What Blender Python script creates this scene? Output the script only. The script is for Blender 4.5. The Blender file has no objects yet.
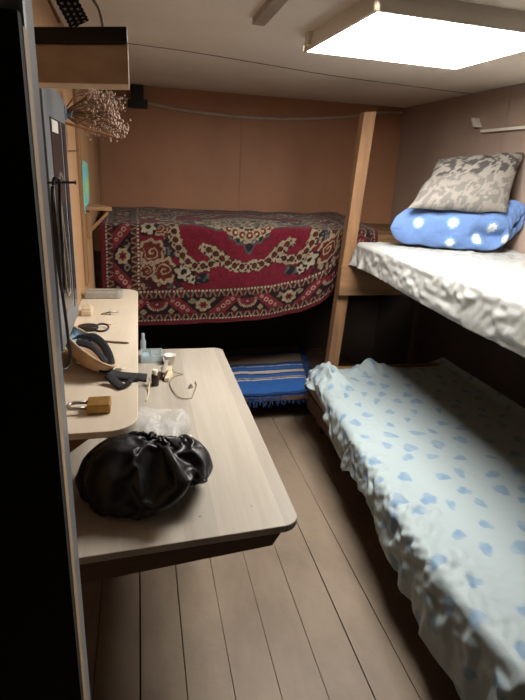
import bpy, bmesh, math, random
import numpy as np
from math import sin, cos, pi, radians, sqrt, exp
from mathutils import Vector, Matrix, noise
random.seed(7)
S = bpy.context.scene
COL = S.collection

# ------------------------------------------------------------------ camera
cam_d = bpy.data.cameras.new('camera'); cam = bpy.data.objects.new('camera', cam_d); COL.objects.link(cam)
cam_d.sensor_fit = 'HORIZONTAL'; cam_d.sensor_width = 36.0; cam_d.lens = 515 / 525 * 36.0
cam_d.clip_start = 0.02
cx = Vector((0.97388956, -0.22158278, 0.04939839)); cu = Vector((0.02791403, 0.33281912, 0.94257744)); cf = Vector((0.22529966, 0.91658742, -0.33031433))
M = Matrix((( cx.x, cu.x, -cf.x, 0.0), (cx.y, cu.y, -cf.y, 0.0), (cx.z, cu.z, -cf.z, 1.6), (0, 0, 0, 1)))
cam.matrix_world = M
S.camera = cam
# ------------------------------------------------------------------ world, exposure
w = bpy.data.worlds.new('world'); S.world = w; w.use_nodes = True
w.node_tree.nodes['Background'].inputs[0].default_value = (0.01, 0.01, 0.012, 1)
w.node_tree.nodes['Background'].inputs[1].default_value = 0.2
S.view_settings.view_transform = 'Standard'; S.view_settings.look = 'None'
S.view_settings.gamma = 1.0; S.view_settings.use_curve_mapping = False
S.view_settings.exposure = 0.5
LAMP = 30.0            # radiance of the ceiling panel's diffuser

# ------------------------------------------------------------------ materials
def lin(c):
    if isinstance(c, str):
        c = tuple(int(c[i:i+2], 16) / 255 for i in (0, 2, 4))
    return tuple((v / 12.92 if v <= 0.04045 else ((v + 0.055) / 1.055) ** 2.4) for v in c)
MATS = {}
def mat(name, c1, c2=None, rough=0.6, scale=(6, 6, 6), detail=5, lo=0.35, hi=0.65, bump=0.0, bscale=None, metal=0.0, spec=0.5, sheen=0.0, trans=0.0, alpha=1.0, emit=0.0):
    m = bpy.data.materials.new(name); m.use_nodes = True; MATS[name] = m
    nt = m.node_tree; b = nt.nodes['Principled BSDF']
    a = lin(c1)
    b.inputs['Base Color'].default_value = (*a, 1); b.inputs['Roughness'].default_value = rough
    b.inputs['Metallic'].default_value = metal; b.inputs['Specular IOR Level'].default_value = spec
    if sheen: b.inputs['Sheen Weight'].default_value = sheen
    if trans: b.inputs['Transmission Weight'].default_value = trans
    if alpha < 1: b.inputs['Alpha'].default_value = alpha
    if emit:
        b.inputs['Emission Color'].default_value = (*a, 1); b.inputs['Emission Strength'].default_value = emit
    tc = nt.nodes.new('ShaderNodeTexCoord'); mp = nt.nodes.new('ShaderNodeMapping'); mp.inputs['Scale'].default_value = scale
    nt.links.new(tc.outputs['Object'], mp.inputs['Vector'])
    nz = nt.nodes.new('ShaderNodeTexNoise'); nz.inputs['Scale'].default_value = 1.0; nz.inputs['Detail'].default_value = detail
    nz.inputs['Roughness'].default_value = 0.6
    nt.links.new(mp.outputs['Vector'], nz.inputs['Vector'])
    if c2 is not None:
        r = nt.nodes.new('ShaderNodeValToRGB'); r.color_ramp.elements[0].position = lo; r.color_ramp.elements[1].position = hi
        r.color_ramp.elements[0].color = (*a, 1); r.color_ramp.elements[1].color = (*lin(c2), 1)
        nt.links.new(nz.outputs['Fac'], r.inputs['Fac']); nt.links.new(r.outputs['Color'], b.inputs['Base Color'])
    if bump:
        bp = nt.nodes.new('ShaderNodeBump'); bp.inputs['Strength'].default_value = bump; bp.inputs['Distance'].default_value = 0.01
        if bscale:
            n2 = nt.nodes.new('ShaderNodeTexNoise'); n2.inputs['Scale'].default_value = bscale; n2.inputs['Detail'].default_value = 4
            nt.links.new(tc.outputs['Object'], n2.inputs['Vector']); nt.links.new(n2.outputs['Fac'], bp.inputs['Height'])
        else:
            nt.links.new(nz.outputs['Fac'], bp.inputs['Height'])
        nt.links.new(bp.outputs['Normal'], b.inputs['Normal'])
    return m
def printed(name, rough=0.8, bscale=350, bump=0.3, sheen=0.0, spec=0.4):
    """colour comes from the mesh's own printed / woven pattern (attribute 'print')"""
    m = mat(name, 'ffffff', None, rough, bump=bump, bscale=bscale, sheen=sheen, spec=spec)
    nt = m.node_tree; at = nt.nodes.new('ShaderNodeAttribute'); at.attribute_name = 'print'
    nt.links.new(at.outputs['Color'], nt.nodes['Principled BSDF'].inputs['Base Color'])
    return m

M_floor = mat('floor_paint', '8f7f6e', '6f6052', 0.55, (3.2, 1.6, 5), 7, 0.38, 0.72, 0.15, 40)
M_gap = mat('floor_gap', '120d0a', None, 0.9)
M_wallL = mat('plywood_warm', 'b48f6b', 'a67f5b', 0.6, (3, 3, 0.8), 5, bump=0.05, bscale=60)
M_wallB = mat('hardboard_brown', 'a9795a', '986b4e', 0.6, (2, 2, 1.2), 5, bump=0.05, bscale=50)
M_wallR = mat('hardboard_grey_brown', 'a89487', '98857a', 0.65, (2, 2, 1.2), 5, bump=0.05, bscale=50)
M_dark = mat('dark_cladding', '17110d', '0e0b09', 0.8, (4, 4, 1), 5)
M_ceil = mat('ceiling_board', 'dcd2c6', 'd0c5b8', 0.8, (1.5, 1.5, 1.5), 5, bump=0.06, bscale=30)
M_wood = mat('bare_pine', '97734f', '7d5b3d', 0.65, (20, 20, 2.5), 6, bump=0.08)
M_blockwood = mat('pale_block_wood', 'e4cdb2', 'd0b698', 0.65, (4, 30, 30), 6)
M_bunkshade = mat('painted_bunk_shade', '41332a', '352920', 0.8, (3, 3, 1.5), 5)  # dark brown standing in for the shade under the bunks
M_post = mat('weathered_post', '8a6745', '70523a', 0.7, (22, 22, 2.5), 6, bump=0.1)
M_woodx = mat('bare_pine_lengthwise', '886746', '6f5237', 0.65, (2.5, 20, 20), 6, bump=0.08)
M_woodd = mat('brown_plank', '634a37', '4f3a2b', 0.65, (2.5, 25, 25), 6, bump=0.08)
M_trim = mat('pale_edge_strip', 'b29a7e', '9c8467', 0.6, (20, 20, 2), 5)
M_black = mat('black_plastic', '141313', '1c1a1a', 0.5, (30, 30, 30), 3)
M_blackcloth = mat('black_webbing', '15161a', '202127', 0.85, (200, 60, 200), 2, bump=0.3, bscale=400)
M_greypaint = mat('grey_painted_metal', '767b80', '666b70', 0.4, (8, 8, 3), 6, bump=0.03)
M_darkglass = mat('dark_meter_window', '1c2228', '252c33', 0.2, (10, 10, 3), 4)
M_white = mat('white_plastic', 'e4e0d8', 'dcd7cd', 0.4, (10, 10, 10), 3)
M_lamphouse = mat('lamp_housing', 'd8d2c8', 'cfc8bd', 0.5, (10, 10, 10), 3)
M_lamp = mat('lit_diffuser', (1.0, 0.975, 0.94), None, 0.5, emit=LAMP)
M_trunk = mat('grey_trunking', '9b9184', '8d8376', 0.5, (10, 10, 10), 3)
M_cable = mat('pale_cable', 'b5ab9c', 'a59a8b', 0.6, (20, 20, 20), 3)
M_brass = mat('brass_lock', 'b08a4e', '9a7640', 0.45, (40, 40, 40), 3, metal=0.6)
M_steel = mat('steel', 'b0aca4', '8f8b84', 0.35, (40, 40, 40), 3, metal=0.9)
M_tan = mat('tan_leather', 'c9ac8c', 'bb9c7a', 0.6, (25, 25, 25), 4, bump=0.1)
M_bluelin = mat('blue_lining', '86a2b8', '233244', 0.8, (26, 26, 26), 3, 0.42, 0.58)
M_bag = mat('black_bag_film', '0d0e10', '151619', 0.46, (10, 10, 10), 4, bump=0.6, bscale=30)
M_film = mat('clear_film', 'e6e8e8', None, 0.2, bump=0.3, bscale=60, alpha=0.32)
M_vial = mat('brown_vial', '3b2a20', '2c1f18', 0.25, (30, 30, 30), 2)
M_clear = mat('clear_plastic', 'c8d8dc', None, 0.12, alpha=0.5)
M_beige = mat('beige_plastic', 'd3c4aa', 'c6b69a', 0.5, (30, 30, 30), 3)
M_greycase = mat('grey_plastic_case', 'a19d94', '938f86', 0.45, (30, 30, 30), 3)
M_card = mat('aqua_card', '6fb9c0', '9fcf8e', 0.6, (6, 6, 9), 2, 0.45, 0.6)
M_dried = mat('dried_flower', 'c4ada0', 'a48a7a', 0.9, (60, 60, 60), 3)
M_stem = mat('dried_stem', '8a7058', '75604a', 0.9, (60, 60, 60), 3)
M_matt = mat('mattress_ticking', '8c8272', '7d7466', 0.9, (20, 20, 20), 3)
M_satin = mat('white_satin', 'a9acac', 'a1a4a2', 0.42, (6, 6, 6), 4, bump=0.12, bscale=45)
M_sheet = printed('printed_cotton', 0.55, 60, 0.12)
M_carpet = printed('woven_carpet', 0.95, 260, 0.6, 0.1, 0.15)
M_rug = printed('woven_rug', 0.95, 200, 0.8, 0.1, 0.15)
M_fleece = printed('blue_fleece', 0.9, 200, 0.5, 0.15, 0.2)
M_damask = printed('damask_weave', 0.7, 250, 0.3)
M_dots = printed('dotted_ribbon_weave', 0.7, 250, 0.2)
M_fringe = mat('blue_fringe', '24508e', '16284a', 0.95, (60, 60, 60), 2)

nt_ = M_bag.node_tree
for n_ in nt_.nodes:
    if n_.type == 'TEX_NOISE' and n_.outputs['Fac'].is_linked:
        n_.noise_type = 'RIDGED_MULTIFRACTAL'; n_.inputs['Scale'].default_value = 17; n_.inputs['Detail'].default_value = 3
# laminated table board: glued staves along Y
def laminated():
    m = mat('laminated_pine', 'b3aca1', 'a39b8e', 0.5, (22, 1.6, 22), 6, 0.3, 0.7, 0.03)
    nt = m.node_tree; b = nt.nodes['Principled BSDF']
    tc = nt.nodes.new('ShaderNodeTexCoord'); sp = nt.nodes.new('ShaderNodeSeparateXYZ'); nt.links.new(tc.outputs['Object'], sp.inputs[0])
    mu = nt.nodes.new('ShaderNodeMath'); mu.operation = 'MULTIPLY'; mu.inputs[1].default_value = 1 / 0.085; nt.links.new(sp.outputs['X'], mu.inputs[0])
    fl = nt.nodes.new('ShaderNodeMath'); fl.operation = 'FLOOR'; nt.links.new(mu.outputs[0], fl.inputs[0])
    wn = nt.nodes.new('ShaderNodeTexWhiteNoise'); wn.noise_dimensions = '1D'; nt.links.new(fl.outputs[0], wn.inputs['W'])
    mr = nt.nodes.new('ShaderNodeMapRange'); mr.inputs['To Min'].default_value = 0.86; mr.inputs['To Max'].default_value = 1.06
    nt.links.new(wn.outputs['Value'], mr.inputs['Value'])
    mx = nt.nodes.new('ShaderNodeMix'); mx.data_type = 'RGBA'; mx.blend_type = 'MULTIPLY'; mx.inputs['Factor'].default_value = 1
    src = b.inputs['Base Color'].links[0].from_socket
    nt.links.new(src, mx.inputs['A']); nt.links.new(mr.outputs['Result'], mx.inputs['B']); nt.links.new(mx.outputs['Result'], b.inputs['Base Color'])
    return m
M_lam = laminated()
M_shelf = mat('pale_plywood', 'd6ccbc', 'c9bda9', 0.5, (14, 2.0, 14), 6, 0.3, 0.7, 0.03)

# ------------------------------------------------------------------ mesh helpers
class MB:
    def __init__(s): s.v = []; s.f = []; s.col = None
    def box(s, x0, x1, y0, y1, z0, z1, mtx=None):
        n = len(s.v)
        p = [Vector(q) for q in ((x0,y0,z0),(x1,y0,z0),(x1,y1,z0),(x0,y1,z0),(x0,y0,z1),(x1,y0,z1),(x1,y1,z1),(x0,y1,z1))]
        s.v += [(mtx @ q if mtx else q) for q in p]
        s.f += [tuple(n + i for i in q) for q in ((0,3,2,1),(4,5,6,7),(0,1,5,4),(1,2,6,5),(2,3,7,6),(3,0,4,7))]
        return s
    def hexa(s, pts):
        n = len(s.v); s.v += [Vector(q) for q in pts]
        s.f += [tuple(n + i for i in q) for q in ((0,3,2,1),(4,5,6,7),(0,1,5,4),(1,2,6,5),(2,3,7,6),(3,0,4,7))]
        return s
    def tube(s, pts, r, seg=8, closed=False, flat=1.0):
        pts = [Vector(p) for p in pts]; n0 = len(s.v); N = len(pts)
        rr = r if isinstance(r, (list, tuple)) else [r] * N
        ref = Vector((0.13, 0.27, 0.95)).normalized()
        for i, p in enumerate(pts):
            a = pts[(i - 1) % N] if (closed or i > 0) else p; b = pts[(i + 1) % N] if (closed or i < N - 1) else p
            t = (b - a).normalized(); u = t.cross(ref)
            if u.length < 1e-3: u = t.cross(Vector((1, 0, 0)))
            u.normalize(); v = u.cross(t).normalized()
            for k in range(seg):
                an = 2 * pi * k / seg
                s.v.append(p + u * cos(an) * rr[i] + v * sin(an) * rr[i] * flat)
        for i in range(N if closed else N - 1):
            j = (i + 1) % N
            for k in range(seg):
                s.f.append((n0+i*seg+k, n0+i*seg+(k+1)%seg, n0+j*seg+(k+1)%seg, n0+j*seg+k))
        if not closed:
            s.f.append(tuple(n0 + k for k in range(seg))[::-1]); s.f.append(tuple(n0 + (N-1)*seg + k for k in range(seg)))
        return s
    def lathe(s, prof, c, axis='Z', seg=20):
        n0 = len(s.v); c = Vector(c)
        for (r, h) in prof:
            for k in range(seg):
                a = 2 * pi * k / seg; q = (r * cos(a), r * sin(a), h)
                if axis == 'Y': q = (q[0], q[2], -q[1])
                if axis == 'X': q = (q[2], q[0], q[1])
                s.v.append(c + Vector(q))
        for i in range(len(prof) - 1):
            for k in range(seg):
                s.f.append((n0+i*seg+k, n0+i*seg+(k+1)%seg, n0+(i+1)*seg+(k+1)%seg, n0+(i+1)*seg+k))
        s.f.append(tuple(n0 + k for k in range(seg))[::-1]); s.f.append(tuple(n0 + (len(prof)-1)*seg + k for k in range(seg)))
        return s
    def prism(s, poly, z0, z1, f=lambda x, y, z: (x, y, z)):
        n = len(poly); n0 = len(s.v)
        s.v += [Vector(f(x, y, z0)) for x, y in poly] + [Vector(f(x, y, z1)) for x, y in poly]
        s.f.append(tuple(n0 + i for i in range(n))[::-1]); s.f.append(tuple(n0 + n + i for i in range(n)))
        for i in range(n):
            j = (i + 1) % n; s.f.append((n0+i, n0+j, n0+n+j, n0+n+i))
        return s
    def grid(s, P, closed_u=False):
        """P: array (nu, nv, 3)"""
        nu, nv = len(P), len(P[0]); n0 = len(s.v)
        for row in P:
            for p in row: s.v.append(Vector(p))
        for i in range(nu if closed_u else nu - 1):
            for j in range(nv - 1):
                a = n0 + i*nv + j; b = n0 + ((i+1) % nu)*nv + j
                s.f.append((a, b, b+1, a+1))
        return s
    def ball(s, c, r, seg=6, rings=4):
        c = Vector(c); rx, ry, rz = r if isinstance(r, (tuple, list)) else (r, r, r); n0 = len(s.v)
        s.v.append(c + Vector((0, 0, -rz)))
        for i in range(1, rings):
            ph = -pi/2 + pi * i / rings
            for k in range(seg):
                a = 2*pi*k/seg; s.v.append(c + Vector((rx*cos(ph)*cos(a), ry*cos(ph)*sin(a), rz*sin(ph))))
        s.v.append(c + Vector((0, 0, rz))); top = len(s.v) - 1
        for k in range(seg): s.f.append((n0, n0+1+(k+1)%seg, n0+1+k))
        for i in range(rings - 2):
            for k in range(seg):
                a = n0+1+i*seg; s.f.append((a+k, a+(k+1)%seg, a+seg+(k+1)%seg, a+seg+k))
        a = n0+1+(rings-2)*seg
        for k in range(seg): s.f.append((a+k, a+(k+1)%seg, top))
        return s
    def build(s, name, m, parent=None, bevel=0.0, smooth=False, loc=None, solid=0.0, sub=0, colors=None, fixn=True, bseg=2):
        me = bpy.data.meshes.new(name); off = Vector(loc) if loc else Vector((0, 0, 0))
        me.from_pydata([tuple(v - off) for v in s.v], [], s.f); me.update()
        if fixn:
            bm = bmesh.new(); bm.from_mesh(me); bmesh.ops.recalc_face_normals(bm, faces=bm.faces); bm.to_mesh(me); bm.free()
        if colors is not None:
            at = me.color_attributes.new('print', 'FLOAT_COLOR', 'POINT')
            c = np.ones((len(s.v), 4), dtype=np.float32); c[:, :3] = colors
            at.data.foreach_set('color', c.ravel())
        me.materials.append(m)
        if smooth: me.polygons.foreach_set('use_smooth', [True] * len(me.polygons))
        o = bpy.data.objects.new(name, me); COL.objects.link(o); o.location = off
        if parent:
            o.parent = parent; wl = Vector(parent.location)
            if parent.parent: wl = wl + Vector(parent.parent.location)
            o.location = off - wl
        if solid:
            md = o.modifiers.new('thick', 'SOLIDIFY'); md.thickness = solid; md.offset = -1
        if bevel:
            md = o.modifiers.new('bevel', 'BEVEL'); md.width = bevel; md.segments = bseg; md.limit_method = 'ANGLE'
        if sub:
            md = o.modifiers.new('sub', 'SUBSURF'); md.levels = sub; md.render_levels = sub
        return o
def tag(o, label, cat, group=None, kind=None):
    o['label'] = label; o['category'] = cat
    if group: o['group'] = group
    if kind: o['kind'] = kind
    return o
def thing(name, label, cat, loc=(0, 0, 0), group=None):
    o = bpy.data.objects.new(name, None); COL.objects.link(o); o.location = loc; o.empty_display_size = 0.05
    return tag(o, label, cat, group)
def struct(mb, name, m, **k):
    o = mb.build(name, m, **k); o['kind'] = 'structure'; return o
def relabel(o, label): o['label'] = label; return o
def dup(root, loc, label, group=None):
    r = root.copy(); COL.objects.link(r); r.location = loc; r['label'] = label
    if group: r['group'] = group
    for ch in list(root.children):
        c = ch.copy(); COL.objects.link(c); c.parent = r
        for g in list(ch.children):
            d = g.copy(); COL.objects.link(d); d.parent = c
    return r
def rrect(x0, x1, y0, y1, r, corners='abcd', n=8):
    """rounded rectangle; corners: a=(x0,y0) b=(x1,y0) c=(x1,y1) d=(x0,y1)"""
    out = []
    for key, cxx, cyy, a0, px, py in (('a', x0+r, y0+r, pi, x0, y0), ('b', x1-r, y0+r, 1.5*pi, x1, y0), ('c', x1-r, y1-r, 0, x1, y1), ('d', x0+r, y1-r, .5*pi, x0, y1)):
        if key in corners:
            out += [(cxx + r*cos(a0 + .5*pi*i/n), cyy + r*sin(a0 + .5*pi*i/n)) for i in range(n + 1)]
        else: out.append((px, py))
    return out
def N3(x, y, z=0.0): return noise.noise(Vector((x, y, z)))
def fbm(x, y, z=0.0, o=4):
    t = 0; a = 1
    for i in range(o):
        t += a * noise.noise(Vector((x, y, z))); x *= 2.03; y *= 2.03; z += 7.1; a *= 0.5
    return t
def ridge(x, y, z=0.0, o=3):
    t = 0; a = 1
    for i in range(o):
        t += a * (1 - 2 * abs(noise.noise(Vector((x, y, z))))) ; x *= 1.9; y *= 1.9; z += 3.3; a *= 0.5
    return t
def smooth_path(pts, n=8):
    pts = [Vector(p) for p in pts]; out = []
    for i in range(len(pts) - 1):
        p0 = pts[max(i-1, 0)]; p1 = pts[i]; p2 = pts[i+1]; p3 = pts[min(i+2, len(pts)-1)]
        for k in range(n):
            t = k / n
            out.append(0.5 * ((2*p1) + (-p0+p2)*t + (2*p0-5*p1+4*p2-p3)*t*t + (-p0+3*p1-3*p2+p3)*t**3))
    out.append(pts[-1]); return out
def interp(x, tab):
    xs = [t[0] for t in tab]; ys = [t[1] for t in tab]
    return float(np.interp(x, xs, ys))

# ------------------------------------------------------------------ the setting
XL, XR, YB, YF, ZC = -0.27, 2.0, 4.0, -0.9, 2.1
XN = -1.2
# floor boards, running away from the camera, open gaps between them
mb = MB()
pw = 0.148; x = 0.256 - pw * 10
rnd = random.Random(3)
while x < XR + 0.01:
    ga = [rnd.choice([0.0004, 0.0006, 0.001, 0.002, 0.0034]) for _ in range(7)]
    ys = np.linspace(YF, YB + .02, 7)
    for i in range(6):
        a0, a1 = ga[i], ga[i+1]
        y0, y1 = ys[i], ys[i+1]
        mb.hexa([(x+a0, y0, -.03), (x+pw-a0, y0, -.03), (x+pw-a1, y1, -.03), (x+a1, y1, -.03), (x+a0, y0, 0), (x+pw-a0, y0, 0), (x+pw-a1, y1, 0), (x+a1, y1, 0)])
    x += pw
mb2 = MB().box(XN-.05, XR+.05, YF-.05, YB+.05, -.08, -.03)
fl = struct(mb, 'floor', M_floor)
sub = mb2.build('subfloor', M_gap, fl)
struct(MB().box(XN-.05, XR+.05, YF-.05, YB+.05, ZC, ZC+.05), 'ceiling', M_ceil)
struct(MB().box(XL-.05, XL, .72, YB+.05, -.03, ZC), 'wall_left', M_wallL)
b = MB().box(XL-.05, .735, YB, YB+.05, -.03, ZC).box(.739, XR+.05, YB, YB+.05, -.03, ZC).box(.735, .739, YB+.006, YB+.05, -.03, ZC)
struct(b, 'wall_back', M_wallB)
b = MB().box(XR, XR+.05, YF-.05, 2.748, -.03, ZC).box(XR, XR+.05, 2.752, YB+.05, -.03, ZC).box(XR+.006, XR+.05, 2.748, 2.752, -.03, ZC)
struct(b, 'wall_right', M_wallR)
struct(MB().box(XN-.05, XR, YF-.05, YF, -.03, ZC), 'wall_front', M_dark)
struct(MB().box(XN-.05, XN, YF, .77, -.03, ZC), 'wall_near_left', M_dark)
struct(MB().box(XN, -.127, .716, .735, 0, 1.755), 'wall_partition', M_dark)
struct(MB().box(-.175, -.1255, .735, .765, 0, 1.745), 'trim_1', M_trim, bevel=.002)        # pale edge strip on the partition's end
struct(MB().box(XL, XL+.022, 3.975, YB, 1.2, ZC-.1), 'trim_2', M_wood, bevel=.002)         # batten in the far left corner
struct(MB().box(XL, XL+.014, 2.62, 2.70, 1.02, ZC), 'trim_3', M_wood, bevel=.002)           # batten on the left wall
struct(MB().box(XR-.0015, XR, .8, YB, 0, 1.0).box(-.2, XR, YB-.0015, YB, 0, 1.15), 'added_shade_panels', M_bunkshade)     # dark wall facing added to deepen the shade under the bunks
# ceiling board joint
mb = MB()
pts = [(-.26, 2.66), (.2, 2.718), (.66, 2.855), (1.03, 2.97), (1.5, 3.05), (2.0, 3.12)]
pp = smooth_path([(x, y, ZC-.0005) for x, y in pts], 10)
mb.tube([(p.x, p.y + .004*N3(p.x*14, 2), p.z) for p in pp], .0025, 6)
struct(mb, 'trim_4', mat('ceiling_joint', '6e5f50', None, .9))

# ------------------------------------------------------------------ ceiling lamp and wiring
t = thing('ceiling_light', 'square white ceiling light panel, switched on and glaring', 'ceiling light', (1.0, 1.93, ZC))
Rl = Matrix.Translation((1.0, 1.925, 0)) @ Matrix.Rotation(radians(2.5), 4, 'Z')
LX0, LX1, LY0, LY1, LZ = -.34, .36, -.31, .31, 2.045
fr = MB(); fw = .012
for (a, b_, c, d) in ((LX0, LX1, LY0, LY0+fw), (LX0, LX1, LY1-fw, LY1), (LX0, LX0+fw, LY0, LY1), (LX1-fw, LX1, LY0, LY1)):
    fr.box(a, b_, c, d, LZ, LZ+.03, Rl)
fr.build('frame', M_lamphouse, t)
MB().box(LX0+.004, LX1-.004, LY0+.004, LY1-.004, LZ+.02, ZC, Rl).build('housing', M_lamphouse, t)
MB().box(LX0+.008, LX1-.008, LY0+.008, LY1-.008, LZ+.002, LZ+.012, Rl).build('diffuser', M_lamp, t)
MB().box(LX0-.012, LX0+.004, .22, .25, LZ+.01, ZC, Rl).build('mounting_clip', M_lamphouse, t, bevel=.002)
t = tag(MB().box(.405, .45, 1.2, 2.05, ZC-.022, ZC).build('cable_trunking', M_trunk, bevel=.002), 'grey cable trunking strip on the ceiling, left of the light panel', 'trunking')
cab = [(-.255, 3.965, 2.04), (-.2, 3.97, 2.019), (-.04, 3.975, 2.004), (.2, 3.985, 1.975), (.434, 3.985, 1.957), (.793, 3.985, 1.949), (1.17, 3.985, 1.966), (1.57, 3.985, 2.01), (1.8, 3.985, 2.05), (1.985, 3.985, 2.065)]
tag(MB().tube(smooth_path(cab, 8), .0095, 10).build('wall_cable', M_cable, smooth=True), 'thick pale cable sagging along the top of the back wall', 'cable')
tag(MB().box(-.03, .05, 3.955, 3.999, 2.0, 2.098).box(-.055, .075, 3.965, 3.999, 1.955, 2.01).build('cable_clamp', M_black, bevel=.004), 'dark clamp block under the ceiling at the left of the back wall', 'clamp')

# ------------------------------------------------------------------ left wall: post, meter cabinet, cord
tag(MB().box(-.19, -.128, .768, .832, 0, ZC-.002).build('grey_post', M_greypaint, bevel=.006), 'narrow grey painted metal post at the dark partition, floor to ceiling', 'post')
t = thing('meter_cabinet', 'grey metal electric meter cabinet with dark window on the left wall', 'electrical cabinet', (XL, 1.5, 1.08))
MB().box(XL+.001, -.222, 1.40, 1.83, 1.085, 1.785).build('body', M_greypaint, t, bevel=.006)
d = MB().box(-.222, -.214, 1.42, 1.815, 1.10, 1.77).build('door', M_greypaint, t, bevel=.002)
MB().box(-.2141, -.2125, 1.50, 1.69, 1.18, 1.70).build('window', M_darkglass, d)
MB().box(-.2141, -.212, 1.72, 1.785, 1.15, 1.70).build('vent_slot', M_darkglass, d)
MB().box(-.2126, -.2105, 1.51, 1.62, 1.665, 1.695).build('sticker', M_white, d)
# nail and looped black cord
tag(MB().tube([(-.213, 1.375, 1.545), (-.15, 1.375, 1.548)], .003, 6).lathe([(.005, 0), (.005, .003)], (-.15, 1.375, 1.548), 'X', 10).build('wall_nail', M_black, smooth=False), 'black nail sticking out of the grey cabinet with a cord loop', 'nail')
cord = [(-.20, 1.36, 1.535), (-.196, 1.348, 1.45), (-.198, 1.36, 1.36), (-.2, 1.37, 1.30), (-.198, 1.39, 1.275), (-.196, 1.41, 1.285), (-.194, 1.405, 1.36), (-.190, 1.385, 1.48), (-.185, 1.372, 1.545), (-.188, 1.366, 1.556), (-.196, 1.36, 1.55),
        (-.201, 1.352, 1.50), (-.203, 1.365, 1.38), (-.2, 1.39, 1.26), (-.197, 1.40, 1.16), (-.197, 1.41, 1.09), (-.2, 1.405, 1.068), (-.208, 1.39, 1.06), (-.22, 1.375, 1.068)]
tag(MB().tube(smooth_path(cord, 8), .0042, 8).build('black_cord', M_black, smooth=True), 'black cord hanging in a long loop from a nail beside the cabinet', 'cord')
wire = [(-.199, 1.395, 1.50), (-.195, 1.415, 1.36), (-.195, 1.425, 1.28), (-.197, 1.41, 1.262), (-.2, 1.395, 1.27), (-.2, 1.39, 1.36), (-.196, 1.386, 1.552), (-.19, 1.392, 1.556), (-.196, 1.398, 1.54)]
tag(MB().tube(smooth_path([(p[0]+.009, p[1]+.012, p[2]) for p in wire], 8), .0022, 6).build('white_wire', M_cable, smooth=True), 'thin white wire loop hanging beside the black cord', 'wire')
# high bracket shelf with black board, ribbon and wires
t = thing('bracket_shelf', 'short wooden wall shelf with black top board, high above the meter cabinet', 'shelf', (XL, 1.12, 1.73))
MB().hexa([(XL+.001, 1.21, 1.735), (-.012, 1.085, 1.735), (-.012, 1.165, 1.735), (XL+.001, 1.29, 1.735), (XL+.001, 1.21, 1.80), (-.012, 1.085, 1.80), (-.012, 1.165, 1.80), (XL+.001, 1.29, 1.80)]).build('wood_block', M_blockwood, t, bevel=.002)
MB().hexa([(XL+.001, 1.205, 1.8005), (-.012, 1.08, 1.8005), (-.012, 1.175, 1.8005), (XL+.001, 1.30, 1.8005), (XL+.001, 1.205, 1.828), (-.012, 1.08, 1.828), (-.012, 1.175, 1.828), (XL+.001, 1.30, 1.828)]).build('black_board', M_black, t, bevel=.004)
# dotted ribbon with scalloped edges
A = Vector((-.095, 1.12, 1.8295)); B = Vector((-.165, 1.10, 1.965)); C_ = Vector((-.215, 1.07, 2.098))
path = smooth_path([A, (-.125, 1.112, 1.885), B, C_], 40); nvv = 25; P = []; cols = []
for i, p in enumerate(path):
    tt = i / (len(path)-1) * .30
    dirn = (path[min(i+1, len(path)-1)] - path[max(i-1, 0)]).normalized(); wv = dirn.cross(Vector((0, 1, 0))).normalized()
    hw = .0165 + .0025 * abs(sin(tt / .011 * pi))
    row = []
    for j in range(nvv):
        q = (j / (nvv-1) * 2 - 1)
        row.append(p + wv * hw * q)
        dot = False
        for lane, offx in ((-.6, 0), (0, .5), (.6, 0)):
            k = (tt / .0125 + offx) % 1 - .5
            if (k * .0125) ** 2 + ((q - lane) * .0165) ** 2 < .0026 ** 2: dot = True
        cols.append(lin('c8bfb4') if dot else lin('17151a'))
    P.append(row)
tag(MB().grid(P).build('dotted_ribbon', M_dots, solid=.002, colors=np.array(cols), fixn=False), 'black ribbon with white dots hanging down onto the black board', 'ribbon')
tag(MB().tube(smooth_path([(-.055, 1.12, 1.831), (-.062, 1.12, 1.86), (-.085, 1.115, 1.89), (-.115, 1.10, 1.96), (-.15, 1.08, 2.098)], 8), .0028, 6).build('ceiling_wire', M_cable, smooth=True), 'pale wire curving from the ceiling down to the black board', 'wire')
tag(MB().tube([(-.130, 1.125, 1.831), (-.172, 1.13, 1.92), (-.2, 1.13, 2.098)], .003, 6).build('thin_stick', M_wood), 'thin wooden stick leaning on the black board behind the dotted ribbon', 'stick')

# dried flowers
t = thing('dried_flowers', 'bunch of pale dried flowers hanging on the left wall under the high shelf', 'dried flowers', (XL, 2.2, 1.85))
st = MB(); fb = MB(); rr = random.Random(5)
root = Vector((XL+.004, 2.2, 1.76))
for i in range(46):
    tip = Vector((rr.uniform(-.18, -.045), 2.2 + rr.uniform(-.07, .07), rr.uniform(1.70, 1.86)))
    mid = (root + tip) / 2 + Vector((0, 0, rr.uniform(-.03, .03)))
    pth = smooth_path([root, mid, tip], 5); st.tube(pth, [.0016]*len(pth), 4)
    for k in range(13):
        q = tip + Vector((rr.gauss(0, .013), rr.gauss(0, .013), rr.gauss(0, .013)))
        fb.ball(q, rr.uniform(.0025, .006), 5, 3)
st.build('stems', M_stem, t); fb.build('flower_heads', M_dried, t)['kind'] = 'stuff'
tag(MB().tube([(XL, 2.06, 1.725), (-.085, 2.06, 1.685)], .005, 6).build('wooden_stick', M_wood), 'thin wooden stick poking out of the left wall below the dried flowers', 'stick')
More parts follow.
